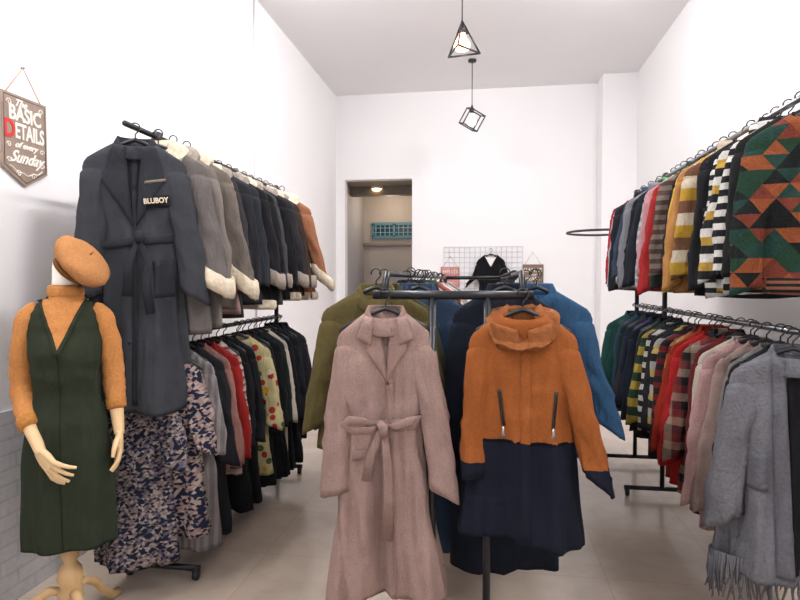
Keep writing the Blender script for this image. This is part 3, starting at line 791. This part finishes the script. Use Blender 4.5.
gc = 'coats and jackets on the double rack'
CL = [('#655a36', 'long_coat', 'olive green wool coat', .66), ('#4c4a35', 'jacket', 'dark olive jacket', .66), ('#34455c', 'denim_jacket', 'long blue denim coat', 1.18), ('#20242e', 'coat', 'navy wool long coat', 1.16),
      ('#3f5878', 'denim_jacket', 'mid-blue denim jacket', .8), ('#2a2b30', 'coat', 'black coat', .9), ('#66584e', 'jacket', 'brown jacket', .7), ('#8b2f34', 'jacket', 'dark red jacket', .7),
      ('#8f8a84', 'jacket', 'grey jacket', .7), ('#c98f92', 'sweater', 'pink sweater', .66), ('#3f4a3c', 'jacket', 'green jacket', .7), ('#a84a3a', 'sweater', 'red sweater', .66), ('#d8cfc4', 'sweater', 'cream sweater', .66),
      ('#a3848a', 'sweater', 'mauve sweater', .66), ('#c4a878', 'sweater', 'sand sweater', .66), ('#b95f68', 'sweater', 'rose sweater', .66), ('#e0d6cf', 'sweater', 'ivory sweater', .66), ('#6a5a64', 'sweater', 'plum sweater', .66),
      ('#b9a28a', 'sweater', 'oat knitted sweater', .66), ('#94424a', 'sweater', 'wine red sweater', .66), ('#cfc6bd', 'sweater', 'pale beige sweater', .66), ('#4a4f58', 'sweater', 'slate grey sweater', .66),
      ('#c07a80', 'sweater', 'coral pink sweater', .66), ('#8a8f80', 'sweater', 'sage green sweater', .66), ('#d9b8b0', 'sweater', 'blush knitted sweater', .66)]
y = CY0+.15
for i, (c, nm, lb, L) in enumerate(CL):
    hw = (.235, .225, .22, .22, .215)[i] if i < 5 else .215
    garment(nm, lb, (XA+((-.065, -.05, .09, .09, 0)[i] if i < 5 else R.uniform(-.02, .02)), y, ZR+(R.uniform(0, .02) if i > 4 else 0)), rd(R.uniform(0, 12)), cloth(c, grain=170), L=L, hw=hw, waist=hw*.95, hem=hw*1.06, th=.05, sl=.46 if i < 2 else .56,
            spr=(.07, .06) if i < 2 else (R.uniform(.02, .06), R.uniform(.04, .08)), col='shirt' if 'sweat' not in nm else 'crew', r0=.075, r1=.064, group=gc,
            category={'long_coat': 'coat', 'denim_jacket': 'jacket'}.get(nm, nm), n=22, m=36, hth=.055, fold=.018)
    y += .128 if i > 4 else .115
CRR = [('#1c212e', 'coat', 'dark navy wool coat', 1.14), ('#35587a', 'denim_jacket', 'mid-blue denim coat', .66), ('#2d4c6a', 'denim_jacket', 'dark blue denim coat', .74), ('#2b465e', 'denim_jacket', 'blue denim jacket', .7), ('#232a36', 'coat', 'navy wool knee-length coat', .9),
      ('#35383f', 'jacket', 'charcoal jacket', .7), ('#4b5a3f', 'jacket', 'olive jacket', .7), ('#705a48', 'jacket', 'brown jacket', .7), ('#2c2d31', 'jacket', 'black jacket', .7), ('#8b8f96', 'jacket', 'grey jacket', .7),
      ('#2f3c52', 'jacket', 'navy blue jacket', .7), ('#a58f7c', 'jacket', 'beige jacket', .7), ('#55313a', 'jacket', 'burgundy jacket', .7), ('#222327', 'jacket', 'black jacket', .7), ('#bfb6ac', 'sweater', 'cream sweater', .66), ('#35505c', 'sweater', 'teal sweater', .66),
      ('#6c6f76', 'sweater', 'grey knitted sweater', .66), ('#3b3f38', 'sweater', 'dark olive sweater', .66), ('#8f6a5c', 'sweater', 'cocoa brown sweater', .66), ('#2a2c33', 'sweater', 'ink black sweater', .66), ('#a8a29c', 'sweater', 'stone grey sweater', .66)]
y = CY0+.15
for i, (c, nm, lb, L) in enumerate(CRR):
    hw = (.215, .23, .23, .22)[i] if i < 4 else .205
    garment(nm, lb, (XB+((-.06, .075, .075, .05)[i] if i < 4 else 0), y, ZR), rd(R.uniform(-12, 2)), cloth(c, grain=170), L=L, hw=hw, waist=hw*.95, hem=hw*1.06, th=.05, sl=.44 if i in (1, 2) else .54,
            spr=(.04, .11) if i in (1, 2) else (R.uniform(.02, .05), R.uniform(.02, .06)), col='shirt' if 'sweat' not in nm else 'crew', r0=.075, r1=.066, group=gc,
            category={'long_coat': 'coat', 'denim_jacket': 'jacket'}.get(nm, nm), n=22, m=36, hth=.055, fold=.018)
    y += .135

# ================================================================= MANNEQUIN
MX, MY = -1.765, 2.21
me_ = empty('mannequin', (MX, MY, 0), (0, 0, rd(24)), label='headless dress form mannequin in mustard turtleneck and green pinafore', category='mannequin')
SKIN = hard('#cfae82', .45, var=.08)
SW = cloth('#cc8a50', grain=110, bump=.7, var=.15, k=.72, crease=.5); GRN = cloth('#363d2e', grain=260, var=.18); GRNd = cloth('#2a3124', grain=260, var=.18)
NECKM = hard('#e6e0d6', .5)
b = MB(); b.loft([ring(r_, r_, z, 24, 0, .01, 1, 1) for z, r_ in ((1.42, .055), (1.50, .05), (1.56, .048), (1.585, .044), (1.593, .025))], True, True); add('neck', b, NECKM, me_)
def torso(tab, n, m, fold=0, seed=1, off=0, z_inner=True):
    mb = MB(); rings = []
    z0, z1 = tab[0][0], tab[-1][0]
    tt = [(-(t[0]),)+tuple(t[1:]) for t in tab]
    for i in range(n+1):
        z = z0+(z1-z0)*i/n; w_, t_, cy = lerp_tab(tt, -z)
        rr = ring(w_+off, t_+off, z, m, 0, cy, .95, .95)
        q = max(0, min(1, (1.05-z)/.6))
        for j, p in enumerate(rr):
            a = 2*math.pi*j/m
            nn = fold*q*math.sin(a*7+seed)+noise.noise(Vector((p[0]*9, p[1]*9, z*7+seed)))*.007
            nn += (ridge(a*1.3, z*1.6+seed, 1)-.5)*.010*q+(ridge(p[0]*6+z*5, z*9, 2)-.5)*.005*(1-q)*(1 if z < 1.3 else 0)
            p[0] += math.cos(a)*nn; p[1] += math.sin(a)*nn
        rings.append(rr)
    if z_inner:
        l = rings[-1]; rings.append([[p[0]*.97, p[1]*.97, p[2]+.003] for p in l]); rings.append([[p[0]*.9, p[1]*.9, p[2]+.12] for p in l])
    mb.loft(rings); return mb
TAB = [(1.445, .05, .05, .01), (1.42, .08, .06, .01), (1.40, .112, .068, .01), (1.36, .136, .082, .01), (1.30, .138, .090, .0), (1.20, .138, .116, -.01), (1.12, .128, .102, -.005), (1.02, .122, .088, 0), (.88, .155, .112, .005), (.70, .172, .118, .005), (.38, .178, .112, .005)]
mb = torso(TAB, 80, 72, .011, 2, .004); dr = add('pinafore_dress', mb, GRN, me_, label='dark green sleeveless V-neck pinafore dress'); dbv = mb.bvh()
add('neckline_inset', draped(dbv, [(-.085, 1.425), (.085, 1.425), (.006, 1.205), (-.006, 1.205)], 14, 24, .001, .005), SW, dr)
add('neckline_trim', draped(dbv, [(-.097, 1.42), (-.082, 1.425), (.006, 1.208), (-.008, 1.192)], 3, 24, .004, .005), GRN, dr)
add('neckline_trim', draped(dbv, [(.082, 1.425), (.097, 1.42), (.008, 1.192), (-.006, 1.208)], 3, 24, .004, .005), GRN, dr)
add('front_seam', draped(dbv, [(-.003, 1.19), (.003, 1.19), (.003, .39), (-.003, .39)], 2, 40, .0, .002), GRNd, dr)
b = MB(); b.loft([ring(r_, r_*.95, z-.012, 32, 0, .01, 1, 1) for z, r_ in ((1.40, .085), (1.43, .078), (1.45, .066), (1.47, .062), (1.49, .06), (1.495, .064), (1.48, .069), (1.458, .072), (1.450, .07))]); add('turtleneck_collar', b, SW, me_)
def arm(side, pts, rads, wrist, hand_dir, palm_n):
    b = MB()
    P = [Vector(p) for p in pts]; out = []; rr = []
    n = len(P)
    for i in range(n-1):
        p0, p1, p2, p3 = P[max(i-1, 0)], P[i], P[i+1], P[min(i+2, n-1)]
        for k in range(8):
            t = k/8
            out.append(.5*((2*p1)+(-p0+p2)*t+(2*p0-5*p1+4*p2-p3)*t*t+(-p0+3*p1-3*p2+p3)*t**3)); rr.append(rads[i]+(rads[i+1]-rads[i])*t)
    out.append(P[-1]); rr.append(rads[-1])
    rr = [r*(1+.035*math.sin(i*1.9)*(1 if 12 < i < 28 else .2)) for i, r in enumerate(rr)]
    b.tube(out, rr, 20)
    b.v = [tuple(Vector(v)+Vector((1, 1, 0))*noise.noise(Vector(v)*16)*.006) for v in b.v]
    add('sleeve', b, SW, me_)
    last, prev = out[-1], out[-4]; d = (last-prev).normalized()
    c = MB(); c.tube([last-d*.045, last-d*.04, last, last+d*.006], [rads[-1]*1.0, rads[-1]*1.12, rads[-1]*1.06, rads[-1]*.8], 20); add('cuff', c, cloth('#bd8044', grain=80, bump=1, k=.72), me_)
    wv = Vector(wrist)
    f = MB(); f.tube([last-d*.03, last+(wv-last)*.5, wv], [rads[-1]*.8, .025, .020], 14)
    hd = Vector(hand_dir).normalized(); pn = Vector(palm_n); pn = (pn-hd*pn.dot(hd)).normalized(); sd = hd.cross(pn)
    def P_(u, v, w_): return wv+hd*u+sd*v+pn*w_
    for v, e in ((-.026, .07), (-.009, .075), (.009, .073), (.025, .066)):
        f.tube([P_(-.01, v*.4, 0), P_(.03, v*.85, 0), P_(e, v, 0)], [.015, .0145, .0115], 10)
    for v, L_, bend in ((-.028, .072, .3), (-.010, .082, .25), (.009, .077, .35), (.026, .062, .5)):
        v2 = v*1.55
        f.tube([P_(.066, v, 0), P_(.07+L_*.42, v2, .004+bend*.01), P_(.07+L_*.75, v2*1.08, .012+bend*.03), P_(.07+L_, v2*1.12, .024+bend*.05)], [.0108, .0092, .008, .006], 10)
    s_ = -1
    f.tube([P_(.008, s_*.015, 0), P_(.03, s_*.038, .012), P_(.058, s_*.056, .02), P_(.088, s_*.062, .026)], [.015, .0125, .0105, .007], 10)
    h = add('hand', f, SKIN, me_, label='cream plaster mannequin hand with separate fingers')
    m1 = h.modifiers.new('fuse', 'REMESH'); m1.mode = 'VOXEL'; m1.voxel_size = .0024; m1.use_smooth_shade = True
arm(-1, [(-.10, .005, 1.38), (-.140, .01, 1.345), (-.168, .02, 1.20), (-.170, .02, 1.04), (-.140, -.04, .95), (-.115, -.075, .905)], [.033, .047, .048, .045, .042, .040], (-.06, -.14, .81), (.56, -.30, -.68), (.3, .75, .3))
arm(1, [(.10, .005, 1.38), (.138, .01, 1.345), (.165, .03, 1.20), (.178, .035, 1.06), (.185, .02, .99), (.19, .01, .95)], [.033, .046, .047, .044, .040, .038], (.205, -.02, .84), (.06, -.12, -.98), (-.9, -.1, .1))
WD = wood('#c9a878', '#a9845a')
b = MB(); b.loft([ring(r_, r_, z, 20, 0, 0, 1, 1) for z, r_ in ((.55, .02), (.36, .02), (.34, .034), (.32, .036), (.30, .024), (.27, .045), (.23, .052), (.19, .04), (.17, .05), (.14, .05), (.12, .02))], True, True); add('pole', b, WD, me_)
for k in range(3):
    a = rd(-60+k*120); c_, s_ = math.cos(a), math.sin(a)
    b = MB(); b.tube([(c_*r_, s_*r_, z) for r_, z in ((.03, .17), (.08, .18), (.14, .14), (.19, .07), (.24, .025), (.28, .022))], [.018, .02, .018, .017, .02, .02], 10); add('stand_leg', b, WD, me_)
bt = cloth('#b88050', grain=120, bump=.9, var=.12, k=.78, crease=.2)
be = empty('beret', (MX+.075, MY-.02, 1.575), (rd(6), rd(50), rd(10)), label='tan woven wool beret tilted on the mannequin neck', category='hat')
b = MB(); rg = []
for z, r_ in ((-.035, .06), (-.03, .072), (-.018, .10), (.0, .120), (.02, .128), (.042, .12), (.06, .09), (.068, .05), (.071, .01)):
    rr = ring(r_, r_*.9, z, 36, .012, 0, 1, 1)
    for p in rr:
        nn = noise.noise(Vector((p[0]*12, p[1]*12, p[2]*12)))*.016; p[0] *= 1+nn*5; p[2] += nn
    rg.append(rr)
b.loft(rg, False, True); add('crown', b, bt, be)
b = MB(); b.loft([ring(r_, r_, z, 36, 0, 0, 1, 1) for z, r_ in ((-.03, .064), (-.03, .073), (-.05, .072), (-.05, .063), (-.03, .062))]); add('band', b, cloth('#8c5a30'), be)
b = MB(); b.tube([(.01, 0, .068), (.012, 0, .09)], [.005, .004], 8); add('stalk', b, bt, be)

# ================================================================= SIGNS
def sign(loc, rotz, w_, h_, lines, label, wcol='#6b5548', wcol2='#8a7364', cordh=.14, fc='#efe8de', swirl=False):
    e = empty('hanging_sign', loc, (0, 0, rotz), label=label, category='sign')
    hw_ = w_/2
    b = MB(); b.prism([(-hw_, h_*.5), (hw_, h_*.5), (hw_, -h_*.32), (0, -h_*.5), (-hw_, -h_*.32)], -.012, 0); add('board', b, wood(wcol, wcol2), e, smooth=False)
    b = MB(); q = .92
    pl = [(-hw_*q, h_*.5*.94), (hw_*q, h_*.5*.94), (hw_*q, -h_*.295), (0, -h_*.465), (-hw_*q, -h_*.295)]
    for i in range(5):
        a_, c_ = pl[i], pl[(i+1) % 5]; b.tube([(a_[0], -.013, a_[1]), (c_[0], -.013, c_[1])], .0018, 4)
    add('border', b, hard('#4a3a30', .6), e)
    b = MB(); b.tube([(-hw_*.8, -.006, h_*.49), (0, -.006, h_*.5+cordh), (hw_*.8, -.006, h_*.49)], .003, 6); add('cord', b, cloth('#c9a48c', k=1), e)
    b = MB(); b.tube([(0, -.015, h_*.5+cordh), (0, .002, h_*.5+cordh)], .005, 8); add('nail', b, STEEL, e)
    for ln in lines:
        t_, sz, x_, z_, cc = ln[:5]; ex = ln[5] if len(ln) > 5 else {}
        text(t_, sz, hard(cc or fc, .6), e, (x_, -.0135, z_), (rd(90), 0, 0), **ex)
    if swirl:
        for sgn in (-1, 1):
            for (cx_, cz_, r_) in ((.095, .165, .016), (.10, -.03, .014), (.10, -.10, .014), (.045, -.155, .016)):
                b = MB(); b.tube([(sgn*(cx_+r_*(1-k/22)*math.cos(k*.42)), -.014, cz_+r_*(1-k/22)*math.sin(k*.42)) for k in range(18)], .0022, 5); add('flourish', b, hard(fc, .6), e)
        b = MB(); b.tube([(-.10+.2*k/20, -.014, -.125-.03*math.sin(math.pi*k/20)+.004*math.sin(k)) for k in range(21)], .0024, 5); add('flourish', b, hard(fc, .6), e)
    return e
sign((XL+.006, 2.49, 2.16), rd(90), .27, .42, [('The', .045, -.03, .172, None, dict(shear=.5, off=.001)), ('BASIC', .095, .0, .12, None, dict(sx=.78, off=.002)), ('D', .115, -.095, .04, '#c8231d', dict(sx=.75, off=.003)), ('ETAILS', .10, .026, .04, None, dict(sx=.60, off=.002)), ('of every', .04, .0, -.022, None, dict(shear=.5, off=.001)), ('Sunday', .078, 0, -.08, None, dict(shear=.6, off=.0015, sx=.88))],
     'brown wooden pennant sign with cream lettering on the wall', wcol='#7d6a5e', wcol2='#a08c7d', swirl=True)
sign((.62, YB-.008, 1.55), 0, .29, .36, [('DANCE', .075, 0, .1, None), ('your', .05, 0, .04, None, dict(shear=.4)), ('HEART', .07, 0, -.02, None), ('out', .05, 0, -.08, None, dict(shear=.4))], 'small brown wooden pennant sign with white lettering', cordh=.17)
sign((-.53, YB-.008, 1.53), 0, .27, .34, [('HELLO', .07, 0, .1, '#f3e6e2'), ('LOVE', .075, 0, .02, '#b52b30'), ('you', .05, 0, -.05, '#f3e6e2')], 'small dusty pink wooden pennant sign with lettering', wcol='#b9776d', wcol2='#cf9088', cordh=.15)
b = MB(); gx0, gx1, gz0, gz1 = -.62, .48, 1.32, 1.98
for i in range(16): x = gx0+(gx1-gx0)*i/15; b.tube([(x, YB-.02, gz0), (x, YB-.02, gz1)], .003, 5)
for i in range(10): z = gz0+(gz1-gz0)*i/9; b.tube([(gx0, YB-.024, z), (gx1, YB-.024, z)], .003, 5)
add('wire_grid_panel', b, hard('#c4c4ca', .4, .5), label='white metal wire grid display panel fixed to the wall', category='grid panel')
o, bv = garment('v_neck_top', 'black V-neck knitted top displayed on the wire grid', (.04, YB-.09, 1.93), 0, cloth('#1e1e22'), L=.5, hw=.2, waist=.15, hem=.16, th=.045, sl=.27, spr=(.13, .13), col='none', r0=.085, r1=.075, category='top', n=20, m=40, neck=.09)
add('neckline_inset', draped(bv, [(-.088, -.075), (.088, -.075), (.004, -.23), (-.004, -.23)], 8, 12, .002, .003), cloth('#e9e5e6', k=1), o)

e = empty('fitting_room_hoop', (1.07, 5.75, 1.96), label='thin black metal fitting room curtain hoop fixed to the wall', category='curtain rail')
b = MB(); b.tube([(.32*math.cos(2*math.pi*k/40), .32*math.sin(2*math.pi*k/40), 0) for k in range(40)], .011, 8, closed_path=True); add('hoop', b, BLACK, e)
b = MB(); b.tube([(.32, 0, 0), (XR-1.07, 0, 0)], .011, 8); b.tube([(XR-1.07-.015, 0, 0), (XR-1.07, 0, 0)], .035, 12); add('bracket', b, BLACK, e)

# ================================================================= CAMERA
cam = bpy.data.cameras.new('camera'); cam.sensor_width = 36; cam.lens = 26.1
co = bpy.data.objects.new('camera', cam); COL.objects.link(co); SC.camera = co
co.location = (0, 0, 1.5); co.rotation_euler = (rd(90-1.88), 0, rd(8.6))
